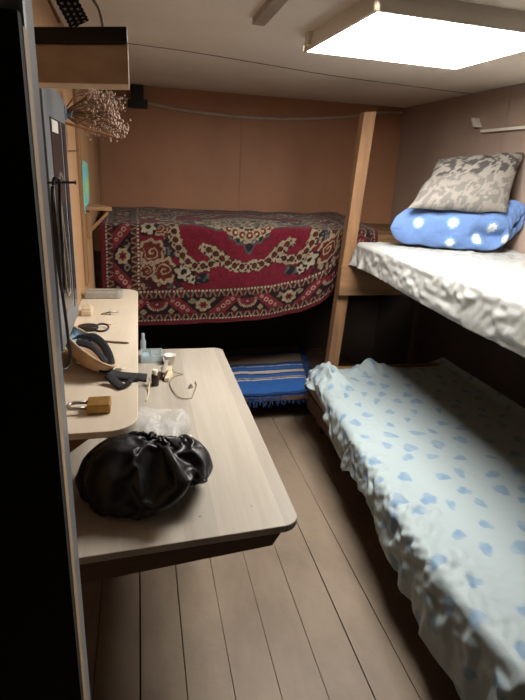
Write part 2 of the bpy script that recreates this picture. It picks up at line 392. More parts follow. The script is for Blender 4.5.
# nails/pegs on the left wall
for i, (yy, zz, lb) in enumerate(((2.15, 1.86, 'small nail high on the left wall by the dried flowers'), (2.3, 1.63, 'small nail on the left wall just above the aqua card'))):
    tag(MB().tube([(XL, yy, zz), (XL+.045, yy, zz+.004)], .003, 6).build('wall_nail', M_steel), lb, 'nail', 'nails on the left wall')
tag(MB().box(XL, XL+.03, 2.06, 2.1, 1.73, 1.775).tube([(XL+.03, 2.08, 1.75), (XL+.045, 2.08, 1.74), (XL+.05, 2.08, 1.76)], .004, 6).build('wall_hook', mat('blue_grey_plastic', '6c7f95', '5e7086', .5), bevel=.003), 'small blue grey hook on the left wall behind the meter cabinet', 'hook')
# aqua card
tab = [(2.64, 1.38), (2.66, 1.36), (2.80, 1.355), (2.86, 1.38), (2.93, 1.43), (2.95, 1.55), (2.93, 1.585), (2.70, 1.60), (2.655, 1.57)]
P = [(a, b_) for a, b_ in tab]
tag(MB().prism(P, 0, .002, lambda x, y, z: (XL+.016+z, x, y)).build('paper_card', M_card), 'aqua and green paper card hanging on the left wall', 'card')
# corner shelf
t = thing('corner_shelf', 'small triangular wooden bracket shelf on the left wall by the carpet', 'shelf', (XL, 2.75, 1.25))
MB().prism([(XL+.001, 2.68), (-.13, 2.70), (-.14, 2.78), (XL+.001, 2.92)], 1.372, 1.39).build('shelf_board', M_wood, t, bevel=.002)
MB().box(XL+.015, XL+.032, 2.70, 2.74, 1.235, 1.371).build('wall_batten', M_wood, t, bevel=.002)
MB().hexa([(XL+.032, 2.705, 1.262), (XL+.032, 2.735, 1.262), (-.15, 2.735, 1.355), (-.15, 2.705, 1.355), (XL+.032, 2.705, 1.287), (XL+.032, 2.735, 1.287), (-.15, 2.735, 1.371), (-.15, 2.705, 1.371)]).build('brace', M_wood, t)

# ------------------------------------------------------------------ wall shelf (over the table)
t = thing('wall_shelf', 'long narrow plywood wall shelf with rounded corners above the table', 'shelf', (XL, 1.9, 1.0))
MB().prism(rrect(XL+.001, -.018, 1.13, 2.63, .075, 'bc'), .982, 1.0).build('shelf_board', M_shelf, t, bevel=.002)
for yy in (1.2, 1.9, 2.55):
    MB().hexa([(XL+.001, yy, .86), (XL+.02, yy, .86), (XL+.02, yy+.03, .86), (XL+.001, yy+.03, .86), (XL+.001, yy, .9815), (-.09, yy, .9815), (-.09, yy+.03, .9815), (XL+.001, yy+.03, .9815)]).build('bracket', M_wood, t, bevel=.001)
# ------------------------------------------------------------------ table
t = thing('wall_table', 'pale wooden work table with rounded corners fixed along the left wall', 'table', (0, 1.7, 0))
rot = lambda x, y, z: (x, y + .035 * (x + .15) / .53 * max(0, (1.7 - y) / .7), z)
ttop = MB().prism(rrect(XL+.001, .382, 1.005, 2.415, .045, 'bc'), .729, .75, rot).build('tabletop', M_lam, t, bevel=.003)
MB().hexa([(XL+.02, 1.022, .650), (.315, 1.062, .672), (.315, 1.092, .672), (XL+.02, 1.052, .650), (XL+.02, 1.022, .728), (.35, 1.066, .728), (.35, 1.096, .728), (XL+.02, 1.052, .728)]).build('front_rail', M_woodd, t)
MB().hexa([(XL+.02, 2.30, .668), (.31, 2.30, .688), (.31, 2.33, .688), (XL+.02, 2.33, .668), (XL+.02, 2.30, .728), (.345, 2.30, .728), (.345, 2.33, .728), (XL+.02, 2.33, .728)]).build('back_rail', M_woodd, t)
MB().box(XL+.001, XL+.019, 1.03, 2.40, .64, .728).build('wall_ledger', M_woodd, t)
for yy in (1.10, 2.25):
    MB().box(XL+.02, XL+.075, yy, yy+.045, 0, .667).build('leg', M_woodd, t, bevel=.003)
for (x, y) in ((-.06, 1.09), (.13, 1.11), (.27, 1.13), (.1, 2.36), (.3, 2.36)):
    MB().lathe([(.004, 0), (.004, .0008)], (x, y, .75), 'Z', 10).build('screw_head', M_steel, t)

# ------------------------------------------------------------------ bunk bed
t = thing('bunk_bed', 'wooden bunk bed frame with leaning corner post, along the right wall', 'bunk bed', (1.5, 1.9, 0))
def lean_post(xb, xt, y0, y1, h, wd=.072):
    return MB().hexa([(xb-wd/2, y0, 0), (xb+wd/2, y0, 0), (xb+wd/2, y1, 0), (xb-wd/2, y1, 0), (xt-wd/2, y0, h), (xt+wd/2, y0, h+.01), (xt+wd/2, y1, h+.01), (xt-wd/2, y1, h)])
lean_post(1.165, 1.253, 2.90, 2.965, 1.925).build('post', M_post, t, bevel=.003)
lean_post(1.26, 1.26, .585, .645, 1.05).build('post', M_post, t, bevel=.003)
endb = MB().box(1.16, XR-.002, 2.862, 2.899, .905, 1.075).build('end_board', M_woodx, t, bevel=.002)
MB().box(1.225, XR-.002, .647, .68, .93, 1.055).build('end_board', M_woodx, t, bevel=.002)
for i in range(12):
    yy = .93 + i * .1605
    MB().box(1.30, XR-.002, yy, yy+.15, 1.056, 1.075).build('slat', M_woodx, t)
MB().box(1.62, 1.655, .682, 2.860, .965, 1.055).build('side_rail', M_wood, t)
MB().box(XR-.03, XR-.002, .682, 2.860, .965, 1.055).build('wall_rail', M_wood, t)
MB().box(1.06, XR-.002, 2.866, 2.899, .28, .43).build('foot_board', M_woodx, t, bevel=.002)
MB().box(1.0, XR-.002, .70, .74, .15, .40).build('foot_board', M_woodx, t, bevel=.002)
MB().box(1.02, 1.05, .742, 2.86, .17, .27).build('side_rail', M_woodd, t)
MB().box(XR-.03, XR-.002, .742, 2.86, .17, .27).build('wall_rail', M_woodd, t)
for i in range(13):
    yy = .745 + i * .1625
    MB().box(1.0, XR-.002, yy, yy+.15, .271, .289).build('slat', M_woodd, t)
for (x, y) in ((1.10, .76), (1.10, 2.80), (1.93, .76), (1.93, 2.80)):
    MB().box(x, x+.05, y, y+.05, 0, .168).build('leg', M_woodd, t)

def upsample(A, k, axis, closed=False):
    A = np.moveaxis(A, axis, 0); n = len(A); out = []
    g = (lambda i: A[i % n]) if closed else (lambda i: A[min(max(i, 0), n-1)])
    for i in range(n if closed else n - 1):
        p0, p1, p2, p3 = g(i-1), g(i), g(i+1), g(i+2)
        for q in range(k):
            t = q/k; out.append(.5*(2*p1 + (p2-p0)*t + (2*p0-5*p1+4*p2-p3)*t*t + (3*p1-p0-3*p2+p3)*t**3))
    if not closed: out.append(g(n-1))
    return np.moveaxis(np.array(out), 0, axis)
def settle(cloth, colliders, frames, mass, stiff, bend, pins=None, angular=True):
    """let a loose cloth mesh fall onto the furniture and keep its resting shape; returns the settled points"""
    for c, th in colliders:
        c.modifiers.new('collide', 'COLLISION'); c.collision.thickness_outer = .003; c.collision.thickness_inner = th; c.collision.cloth_friction = 9
    m = cloth.modifiers.new('cloth', 'CLOTH'); q = m.settings
    q.quality = 8; q.mass = mass; q.tension_stiffness = stiff; q.compression_stiffness = stiff; q.shear_stiffness = stiff*.4; q.bending_stiffness = bend
    q.tension_damping = 8; q.compression_damping = 8; q.bending_damping = .5; q.air_damping = 1.5
    k = m.collision_settings; k.distance_min = .003; k.use_self_collision = True; k.self_distance_min = .003; k.collision_quality = 4; k.friction = 6; k.self_friction = 5
    if pins:
        g = cloth.vertex_groups.new(name='pin'); g.add(pins, 1, 'ADD'); q.vertex_group_mass = 'pin'
    S.frame_start = 1; S.frame_end = frames; m.point_cache.frame_end = frames
    for fr in range(1, frames + 1): S.frame_set(fr)
    ev = cloth.evaluated_get(bpy.context.evaluated_depsgraph_get()).to_mesh()
    A = np.zeros(len(ev.vertices)*3); ev.vertices.foreach_get('co', A)
    for c, th in colliders: c.modifiers.remove(c.modifiers['collide'])
    me = cloth.data; bpy.data.objects.remove(cloth); bpy.data.meshes.remove(me)
    S.frame_set(1)
    return A.reshape(-1, 3)
def loose(v, f):
    me = bpy.data.meshes.new('loose_cloth'); me.from_pydata(v, [], f); me.update(); o = bpy.data.objects.new('loose_cloth', me); COL.objects.link(o); return o
def sheet_grid(nu, nv, y0, y1, left, lift):
    v = []; f = []
    for j in range(nv):
        y = y0 + (y1-y0)*j/(nv-1); xl = left(y)
        for i in range(nu):
            x = XR - .01 + (xl - XR + .01)*i/(nu-1); v.append((x, y, lift(x, y)))
    for j in range(nv-1):
        for i in range(nu-1):
            a = j*nu + i; f.append((a, a+1, a+nu+1, a+nu))
    return loose(v, f), [j*nu for j in range(nv)]
def mattress(name, x0, x1, y0, y1, z0, z1, label):
    poly = rrect(x0, x1, y0, y1, .05, 'abcd', 6)
    return tag(MB().prism(poly, z0, z1).build(name, M_matt, bevel=.02, bseg=3), label, 'mattress')
edge = [(.6,.93),(.8,.90),(1.05,.88),(1.3,.885),(1.6,.91),(1.95,.94),(2.4,.98),(2.9,1.0)]
poly = [(interp(y, edge) + .006, y) for y in np.linspace(.745, 2.852, 12)][::-1] + [(XR-.012, .745), (XR-.012, 2.852)][:2]
matl = tag(MB().prism(poly, .2905, .424).build('mattress', M_matt, bevel=.03, bseg=4), 'mattress of the lower bunk, wholly under the blue printed sheet', 'mattress')
matu = mattress('mattress', 1.235, XR-.01, .92, 2.85, 1.0765, 1.222, 'mattress of the upper bunk, wholly under the white satin sheet')

# lower sheet: white with scattered blue leaf prints
hang = [(.6,.33),(.93,.27),(1.1,.25),(1.37,.21),(1.6,.155),(1.7,.14),(1.95,.135),(2.05,.19),(2.2,.17),(2.36,.12),(2.5,.075),(2.6,.06),(2.9,.10)]
def lift(x, y):
    far = exp(-((x-1.05)/.16)**2 - ((y-2.72)/.16)**2); far2 = exp(-((x-1.40)/.13)**2 - ((y-2.80)/.09)**2); le = exp(-((x-.88)/.17)**2)
    amp = .007 + .055*far + .055*far2 + .026*le
    return .455 + amp*(N3(x*6+y*2, y*5, 1) + (.35 + .5*min(1, far+far2+le))*N3(x*13, y*13, 5) + .45*min(1, far+far2+le)*N3(x*26, y*26, 7)) + .035*(far + far2)
cl, pins = sheet_grid(64, 96, .66, 2.925, lambda y: interp(y, edge) - interp(y, hang), lift)
A = settle(cl, [(matl, .03)], 70, .18, 12, .06, pins).reshape(96, 64, 3)
A = upsample(upsample(A, 3, 0), 3, 1)
ny_, nx_ = A.shape[:2]
for j in range(ny_):        # the bunched-up far corner
    for i in range(nx_):
        x, y = A[j, i, 0], A[j, i, 1]
        w_ = .055*exp(-((x-1.09)/.07)**2 - ((y-2.72)/.13)**2)*(1 + .5*N3(x*13, y*13, 2)) + .045*exp(-((x-1.42)/.12)**2 - ((y-2.80)/.07)**2)*(1 + .8*N3(x*17, y*12, 8))
        A[j, i, 2] += w_ * min(1, max(0, (A[j, i, 2] - .36)/.07))
P = [[Vector(A[j, i]) + Vector((0, 0, .0015*ridge(A[j, i, 0]*22, A[j, i, 1]*22, 3, 2))) for i in range(nx_)] for j in range(ny_)]
rr = random.Random(11); spots = []
for i in range(13):
    for j in range(26):
        spots.append((.15*i + (.075 if j % 2 else 0) + rr.uniform(-.035, .035), .72 + .115*j + rr.uniform(-.035, .035), rr.uniform(.030, .046), rr.uniform(0, pi), rr.uniform(.55, .95)))
SP = np.array(spots)
cols = []
base = np.array(lin('a2b1b6')); blue = np.array(lin('7191b0')); blue2 = np.array(lin('7aa3c6'))
npos = []
for j in range(ny_):
    y0 = .66 + 2.265*j/(ny_-1)
    for i in range(nx_): npos.append((1.35*i/(nx_-1), y0, 0))
NP = np.array(npos)
cc = np.tile(base, (len(NP), 1)); cov = np.zeros(len(NP))
wob = np.array([N3(a*45, b_*45, 3) for a, b_, _ in npos]); wob2 = np.array([N3(a*22, b_*22, 9) for a, b_, _ in npos])
for (a, b_, r_, th, el) in spots:
    dx = NP[:, 0] - a; dy = NP[:, 1] - b_
    u = dx*cos(th) + dy*sin(th); v = (-dx*sin(th) + dy*cos(th)) / el
    d = np.sqrt(u*u + v*v) - r_*.45*np.abs(np.sin(1.5*np.arctan2(v, u)))*.6 + wob*.009
    cov = np.maximum(cov, np.clip((r_*.75 - d) / .006, 0, 1) * (0.75 + .5*wob2))
cov = np.clip(cov, 0, 1)[:, None]
cc = cc * (1 - cov) + blue * cov
tag(MB().grid(P).build('bed_sheet', M_sheet, smooth=True, solid=.002, colors=cc, fixn=False), 'white sheet with blue leaf prints hanging crookedly off the lower bunk', 'bed sheet')

# upper sheet: white satin
hang = [(.8,.155),(1.33,.155),(1.57,.155),(1.77,.155),(1.93,.15),(2.2,.14),(2.5,.125),(2.84,.125),(3.1,.125)]
lift = lambda x, y: 1.25 + .013*(N3(x*8+y*2, y*7, 1) + .9*N3(x*15, y*15, 5) + .6*N3(x*28, y*28, 7))
cl, pins = sheet_grid(46, 100, .86, 2.96, lambda y: 1.225 - interp(y, hang), lift)
A = settle(cl, [(matu, .03), (endb, .01)], 70, .15, 12, .025, pins).reshape(100, 46, 3)
A = upsample(upsample(A, 3, 0), 3, 1)
P = [[Vector(p) + Vector((0, 0, .0012*ridge(p[0]*26, p[1]*26, 5, 2))) for p in row] for row in A]
tag(MB().grid(P).build('bed_sheet', M_satin, smooth=True, solid=.002, fixn=False), 'crumpled plain white satin sheet on the upper bunk', 'bed sheet')

# ------------------------------------------------------------------ pillows
def cushion(w_, d_, h_, nu=70, nv=50, e1=.55, corner=.35, f=None):
    """closed cushion: top and bottom lens sheets meeting in a seam; returns rows of one closed surface"""
    P = []; UV = []
    for i in range(nu + 1):
        a = -1 + 2*i/nu; row = []; uvr = []
        for j in range(2*nv):
            if j <= nv: b_ = -1 + 2*j/nv; sgn = 1
            else: b_ = 1 - 2*(j-nv)/nv; sgn = -1
            th = max(0, (1 - abs(a)**3.2)) ** e1 * max(0, (1 - abs(b_)**3.2)) ** e1
            k = 1 - .06*(1 - a*a)*abs(b_)  # pinched sides
            k2 = 1 - .05*(1 - b_*b_)*abs(a)
            p = Vector((a*w_/2*k2, b_*d_/2*k, sgn*th*h_/2))
            if f: p = f(p, a, b_, sgn)
            row.append(p); uvr.append((a*w_/2, b_*d_/2, sgn))
        P.append(row); UV.append(uvr)
    return P, UV
def close_v(P):  # repeat first column
    return [r + [r[0]] for r in P]
# blue fleece pillow, folded over on itself
def fblue(p, a, b_, sgn):
    # crease between the two layers along the near side, opening towards the right-hand end
    t_ = max(0, -b_) ** 4 * max(0, min(1, (a - .30) / .35))
    p.y += .075 * t_ * exp(-((p.z + .01) / .022) ** 2)
    p.z += .055 * max(0, min(1, (a + .1))) * max(0, b_ + .2) + .012*N3(p.x*7, p.y*7, sgn*2)
    p.x += .006*N3(p.y*9, p.z*9, 3)
    return p
def quad_cushion(BL, BR, TR, TL, thick, nu, nv, ea, eb, ex_, f=None):
    """cushion spanned by four corner points; thickness grows from the seam"""
    BL, BR, TR, TL = map(Vector, (BL, BR, TR, TL)); nrm = (BR - BL).cross(TL - BL).normalized(); P = []; L = []
    w_ = ((BR-BL).length + (TR-TL).length)/2; d_ = ((TL-BL).length + (TR-BR).length)/2
    for i in range(nu + 1):
        a = -cos(pi*i/nu); row = []; lr = []
        for j in range(2*nv):
            b_, sg = (-cos(pi*j/nv), 1) if j <= nv else (cos(pi*(j-nv)/nv), -1)
            th = max(0, 1 - abs(a)**ea)**ex_ * max(0, 1 - abs(b_)**eb)**ex_
            q = Vector((a*w_/2, b_*d_/2, sg*th*thick/2))
            a2, b2 = a*(1 - .05*(1 - b_*b_)), b_*(1 - .05*(1 - a*a))
            if f: dq = f(a, b_, sg, th)
            else: dq = Vector((0, 0, 0))
            s_, t_ = (a2+1)/2, (b2+1)/2
            base_ = BL*(1-s_)*(1-t_) + BR*s_*(1-t_) + TR*s_*t_ + TL*(1-s_)*t_
            row.append(base_ + nrm*q.z + dq); lr.append(q)
        P.append(row); L.append(lr)
    return P, L
def dblue(a, b_, sg, th):
    g = max(0, -b_ - .55)/.45 * max(0, min(1, (a - .35)/.4))
    return Vector((.01*N3(a*3, b_*3, sg), .01*N3(a*4, b_*4, sg+3) + .05*g*exp(-(th/.35)**2), .012*N3(a*3, b_*3, 5) + (.05*max(0, a)*max(0, b_ + .3) if sg > 0 else 0)))
PW, P = quad_cushion((1.345, 2.67, 1.335), (1.885, 2.41, 1.325), (1.995, 2.43, 1.40), (1.47, 2.86, 1.345), .195, 150, 90, 7, 5, .40, dblue)
PW = [[Vector((min(q.x, XR-.012), q.y, q.z)) for q in r] for r in PW]
cols = []
sky = np.array(lin('6280b4')); wht = np.array(lin('ccd2d2')); halo = np.array(lin('7ab0cc'))
dais = []
rr = random.Random(2)
for (fx, fz) in ((-.20, .015), (-.055, .04), (.10, -.055), (.135, .055), (-.04, -.075), (.235, -.04), (.265, .05), (-.275, -.03)):
    dais.append((fx, fz))
dctr = []
for tgt in ((-.165, -.16, .05), (.02, -.16, .062), (.17, -.2, -.035), (.245, -.15, .06), (.03, -.18, -.085), (-.03, .0, .1), (.15, .05, .1), (-.2, .06, .1), (.285, -.05, -.02), (-.285, -.05, -.03)):
    tv = Vector(tgt); dctr.append(min((q for r in P for q in r), key=lambda q: (q - tv).length))
for r in P:
    for q in r:
        c = sky * (1 + .08*N3(q.x*40, q.y*40, q.z*40))
        # flowers printed on the faces: position measured along the length and around the front
        best = None
        for ctr in dctr:
            d = q - ctr
            if best is None or d.length < best.length: best = d
        R_ = best.length; ang = math.atan2(best.z + best.y, best.x)
        if R_ < .027 * (.74 + .26*abs(cos(4*ang))): c = wht * (.8 if R_ < .006 else 1)
        elif R_ < .036: c = halo*.35 + c*.65
        cols.append(c)
nrows = len(P); ncol = len(P[0])
mbp = MB()
for r in PW: mbp.v += r
for i in range(nrows - 1):
    for j in range(ncol):
        a_ = i*ncol + j; b2 = i*ncol + (j+1) % ncol; mbp.f.append((a_, b2, b2+ncol, a_+ncol))
tag(mbp.build('pillow', M_fleece, smooth=True, colors=np.array(cols)), 'blue fleece pillow with white daisies, folded over, on the upper bunk', 'pillow')
# grey damask cushion leaning on it
def fgrey(p, a, b_, sgn):
    p.z += .010*N3(p.x*8, p.y*8, sgn) - .03*(a*a)*.3
    return p
PW, P = quad_cushion((1.395, 2.60, 1.447), (1.865, 2.42, 1.450), (1.985, 2.53, 1.755), (1.64, 2.78, 1.70), .12, 90, 70, 4, 4, .55, lambda a, b_, sg, th: Vector((.008*N3(a*2, b_*2, sg), 0, .010*N3(a*2.5, b_*2.5, 4))))
PW = [[Vector((min(q.x, XR-.008), q.y, q.z)) for q in r] for r in PW]
cols = []
g1 = np.array(lin('6d6a67')); g2 = np.array(lin('454240')); g3 = np.array(lin('85817b'))
for r in P:
    for q in r:
        x, y = q.x, q.y
        wx = x + .05*N3(x*9, y*9, 1); wy = y + .05*N3(x*9, y*9, 5)
        v = N3(wx*24, wy*24, 2) + .5*N3(wx*50, wy*50, 3); v2 = abs(N3(wx*17, wy*17, 8))
        c = g1 if v < .05 else g3
        if v2 < .05: c = g3 * 1.08
        if y > .01 + .05*N3(x*7, 1, 1) and v < .08 and v2 >= .05: c = g2
        cols.append(c * (1 + .05*N3(x*90, y*90)))
nrows = len(P); ncol = len(P[0])
mbp = MB()
for r in PW: mbp.v += r
for i in range(nrows - 1):
    for j in range(ncol):
        a_ = i*ncol + j; b2 = i*ncol + (j+1) % ncol; mbp.f.append((a_, b2, b2+ncol, a_+ncol))
tag(mbp.build('pillow', M_damask, smooth=True, colors=np.array(cols)), 'grey damask patterned pillow leaning on the blue one', 'pillow')
# white rail on the right wall
t = thing('wall_rail', 'slim white rail with an end bracket on the right wall above the pillows', 'rail', (XR, 2.7, 1.87))
MB().box(XR-.03, XR-.012, 2.1, 2.93, 1.868, 1.884).build('rail', M_white, t, bevel=.003)
MB().hexa([(XR-.045, 2.955, 1.90), (XR-.001, 2.955, 1.90), (XR-.001, 2.985, 1.90), (XR-.045, 2.985, 1.90), (XR-.045, 3.0, 1.955), (XR-.001, 3.0, 1.955), (XR-.001, 3.03, 1.955), (XR-.045, 3.03, 1.955)]).build('end_bracket', M_white, t, bevel=.004)
MB().box(XR-.014, XR-.001, 2.5, 2.53, 1.86, 1.892).build('wall_mount', M_white, t, bevel=.002)

# ------------------------------------------------------------------ back bunk with carpet
t = thing('back_bunk', 'wooden bunk platform across the back wall, covered by the red carpet', 'bunk', (.7, 3.6, 0))
for i in range(5):
    MB().box(XL+.002, XR-.002, 3.185+i*.162, 3.185+i*.162+.155, 1.205, 1.23).build('board', M_woodx, t)
MB().box(XL+.002, XR-.002, 3.19, 3.225, 1.10, 1.204).build('front_rail', M_woodx, t)
MB().box(XL+.002, XR-.002, 3.96, 3.995, 1.10, 1.204).build('wall_rail', M_woodx, t)
MB().box(1.93, XR-.003, 3.23, 3.29, 0, 1.204).build('leg', M_woodd, t)
MB().box(XL+.002, XL+.06, 3.23, 3.29, 0, 1.204).build('leg', M_woodd, t)

UL, UH = 1.74, 1.42     # carpet length and width
U0 = -.222
hemt = [(-.3, .648), (0, .655), (.48, .672), (.8, .692), (1.0, .728), (1.14, .79), (1.2, .845), (1.29, .98), (1.38, 1.10), (1.5, 1.17), (1.7, 1.2)]
res = .0042
nu, nv = int(UL/res) + 1, int(UH/res) + 1
uu = np.linspace(0, UL, nu); vv = np.linspace(0, UH, nv)
ZTOP = 1.268; RR = .055
P = np.zeros((nu, nv, 3))
for i, u in enumerate(uu):
    X = U0 + u
    z0 = interp(X, hemt); F = max(.0, ZTOP - RR - z0)
    yfront = 3.125 + .014*sin(X*7.5 + 1) + .30*max(0, X - 1.12)**2
    for j, v in enumerate(vv):
        if v < F:
            k = v / max(F, .01)
            y = yfront - .02*(1-k)*(.5 + N3(X*3.5, 1)) + .010*N3(X*9, v*6, 2)*(1-k); z = z0 + v
        elif v < F + RR*pi/2:
            a = (v - F)/RR; y = yfront + RR*(1 - cos(a)); z = ZTOP - RR + RR*sin(a)
        else:
            e = v - F - RR*pi/2; e *= min(1, (3.965 - yfront - RR) / (UH - F - RR*pi/2)); y = yfront + RR + e; z = ZTOP + .030*min(1, e/.5) 
            wv = min(1, e/.1)
            z += wv*(.010*N3(X*6, e*6, 4) + .012*max(0, N3(X*3 + 1, e*4, 7)))
        P[i, j] = (X + .006*N3(v*5, X*2), y, z)
# woven pattern
UU, VV = np.meshgrid(uu, vv, indexing='ij')
a = UU - UL/2
def H(c): return np.array(lin(c))
crim = H('8a2036'); dred = H('6b1f2a'); blk = H('231a1e'); beige = H('c9b596'); pink = H('d9a59a'); cream = H('dccbb0'); rust = H('7a3128'); grey = H('6d6c6c'); dk = H('2b2a33')
rngn = np.random.default_rng(4)
def vnoise(x, y, seed=0):
    xi = np.floor(x).astype(int); yi = np.floor(y).astype(int); xf = x - xi; yf = y - yi
    def h(i, j):
        n = (i*374761393 + j*668265263 + seed*1442695) & 0x7fffffff
        n = ((n ^ (n >> 13)) * 1274126177) & 0x7fffffff
        return ((n ^ (n >> 16)) & 0xffff) / 65535.0
    sx = xf*xf*(3-2*xf); sy = yf*yf*(3-2*yf)
    return (h(xi, yi)*(1-sx) + h(xi+1, yi)*sx)*(1-sy) + (h(xi, yi+1)*(1-sx) + h(xi+1, yi+1)*sx)*sy
col = np.zeros((nu, nv, 3)); col[:] = crim
def put(mask, c): col[mask] = c
def circ(x, y, cx_, cy_, r): return (x-cx_)**2 + (y-cy_)**2 < r*r
def polar(x, y, cx_, cy_): return np.hypot(x-cx_, y-cy_), np.arctan2(y-cy_, x-cx_)
A_ = np.abs(a); V2 = np.minimum(VV, UH - VV)   # mirror symmetries of the design
VC = UH/2
# --- field: corner spandrels
spx = np.abs(a) + .016*(vnoise(UU*38, VV*38, 41) - .5); spv = V2 + .016*(vnoise(UU*38, VV*38, 43) - .5)
spand = (spx - .43)/.30 + (.62 - spv)/.40 > 1.0 + .12*np.sin(spx*40) + .1*np.sin(spv*47)
put(spand, dred*.55 + blk*.45)
nz1 = vnoise(UU*55, VV*55, 1); nz2 = vnoise(UU*28, VV*28, 2)
put(spand & (nz1 > .62), beige*.8); put(spand & (nz1 < .16), grey)
def scroll(cx_, cy_, R, flip=1):
    r, th = polar(spx, spv, cx_, cy_); th = th*flip
    put(r < R*(1.12 + .10*np.sin(th*9)), beige)
    put(r < R*(.86 + .08*np.sin(th*9)), rust)
    sp = np.abs(((r/R*2.2 - th/(2*pi)) % 1) - .5) < .15
    put((r < R*.66) & sp, beige)
scroll(.585, .45, .068); scroll(.51, .335, .068, -1); scroll(.61, .34, .04, -1); scroll(.53, .59, .045)
for (cx_, cy_, R) in ((.60, .60, .046), (.395, .325, .050), (.34, .285, .03), (.45, .62, .03)):
    r, th = polar(spx, spv, cx_, cy_)
    put(r < R*(1.25 + .15*np.sin(th*5)), blk); put(r < R*(.9 + .18*np.sin(th*6)), cream); put(r < R*.35, dk)
# speckled dark bush squares
bm_ = (np.abs(spx - .465) < .050 + .008*np.sin(spv*200)) & (np.abs(spv - .475) < .060 + .008*np.sin(spx*180))
put(bm_, dk); put(bm_ & (nz1 > .62), grey*1.2); put(bm_ & (nz1 < .22), beige*.7)
bm_ = (np.hypot((spx - .28)/1.4, spv - .29) < .032)
put(bm_, dk); put(bm_ & (nz1 > .6), grey)
# --- garland
def polyline(pts, half, dotr, step, xx, yy):
    pts = np.array([tuple(p) for p in smooth_path([(p[0], p[1], 0) for p in pts], 10)])[:, :2]
    dmin = np.full(xx.shape, 9.0)
    for p, q in zip(pts[:-1], pts[1:]):
        d = q - p; L2 = (d*d).sum() + 1e-9
        t_ = np.clip(((xx-p[0])*d[0] + (yy-p[1])*d[1])/L2, 0, 1)
        dmin = np.minimum(dmin, np.hypot(xx-p[0]-t_*d[0], yy-p[1]-t_*d[1]))
    edge = half + .012*(vnoise(UU*75, VV*75, 31) - .5)*2
    put(dmin < edge + .005, dred*.7); put(dmin < edge, beige)
    seg = np.hypot(*(pts[1:] - pts[:-1]).T); s = np.concatenate([[0], np.cumsum(seg)]); k = step/2
    while k < s[-1]:
        cx_ = np.interp(k, s, pts[:, 0]); cy_ = np.interp(k, s, pts[:, 1])
        rr_ = np.hypot(xx-cx_, yy-cy_)
        put(rr_ < dotr, blk); put(rr_ < dotr*.6, rust); put(rr_ < dotr*.25, blk)
        rr_ = np.hypot(xx-cx_-step*.5, yy-cy_-.017); put(rr_ < dotr*.45, rust); rr_ = np.hypot(xx-cx_-step*.5, yy-cy_+.017); put(rr_ < dotr*.45, dk); k += step
polyline([(.52, .66), (.46, .62), (.445, .52), (.40, .42), (.33, .365), (.24, .37), (.17, .415)], .031, .018, .05, A_, V2)
polyline([(.27, .47), (.19, .425), (.11, .365), (.0, .345), (-.05, .35)], .030, .018, .048, A_, V2)
polyline([(.44, .70), (.38, .66), (.33, .67)], .018, .010, .04, A_, V2)
# --- medallion
mv = np.abs(VV - VC)
r, th = polar(A_, mv, 0, 0)
medR = .215 + .03*np.cos(4*th) + .016*np.cos(12*th) + .012*np.cos(20*th) + .12*np.exp(-((th)/.45)**2)
med = r < medR
put(r < medR*1.04 + .008, grey*.8); put(med, dk)
fl_ = vnoise(A_*42, mv*42, 7); put(med & (fl_ > .60), beige); put(med & (fl_ < .2), dred); put(med & (nz1 > .8), grey*1.3)
for k in range(7):
    t_ = k/6*pi/2; cx_ = cos(t_)*(.24 if k == 0 else .175); cy_ = sin(t_)*.175
    rr_, tt_ = polar(A_, mv, cx_, cy_); put(rr_ < .034*(1 + .2*np.sin(tt_*6)), beige); put(rr_ < .022, rust); put(rr_ < .009, cream)
inn = r < .105*(1 + .12*np.cos(8*th)); put(r < .118*(1 + .12*np.cos(8*th)), beige); put(inn, dk); put(inn & (fl_ > .55), beige*.9)
put(r < .05*(1 + .2*np.cos(6*th)), cream); put(r < .03, rust); put(r < .014, cream)
# --- borders
du = UL/2 - A_; DS = .84; D = np.minimum(du, V2)/DS
al = np.where(V2 <= du, A_, np.abs(V2 - VC) + .0)      # along-border coordinate
alw = np.where(V2 <= du, a, VV - VC)
bord = D < .262
put(bord, dred)
put(D < .034, H('7a2430'))
def dashes(d0, d1, per, c1, c2):
    m_ = (D >= d0) & (D < d1); put(m_, c2); put(m_ & ((alw/per) % 1 < .6), c1)
dashes(.034, .043, .020, cream, dred)
def zig(d0, d1, per):
    m_ = (D >= d0) & (D < d1); t_ = (D - d0)/(d1 - d0); put(m_, dred)
    w_ = np.abs(((alw/per) % 1) - .5)*2
    put(m_ & (w_ > .15 + .5*t_) & (w_ < .5 + .5*t_), beige*.60); put(m_ & (w_ > .62 + .4*t_), blk)
zig(.045, .080, .055); zig(.205, .243, .055)
dashes(.245, .256, .022, cream, dred)
m_ = (D >= .082) & (D < .203); put(m_, H('2c191b'))
dd = D - .1425
ph = ((al + .28) % .56) - .28          # semi flower at ph=0, cream flower at |ph|=.28
# slanted red bands with bead chains between them
pq = np.abs(ph) - .14
band = np.abs(pq + dd*.95*1.0) < .052
put(m_ & band, H('8a3038'))
for k in (-1.5, -.5, .5, 1.5):
    bx = -k*.030*1.0; by = k*.025
    rr_ = np.hypot(pq - bx, dd - by); R_ = .0165 if abs(k) < 1 else .012
    put(m_ & (rr_ < R_), pink*1.05); put(m_ & (rr_ < R_*.45), rust)
# white-dashed half flower
rr_, tt_ = polar(ph, dd, 0, .028)
semi = (rr_ < .066) & (dd < .035); put(m_ & semi, H('8a3038')); ring = semi & (rr_ > .050) & ((tt_*4.2) % 1 < .55); put(m_ & ring, cream)
put(m_ & (np.hypot(ph, dd - .012) < .02), dred); put(m_ & (np.hypot(ph, dd - .012) < .009), pink)
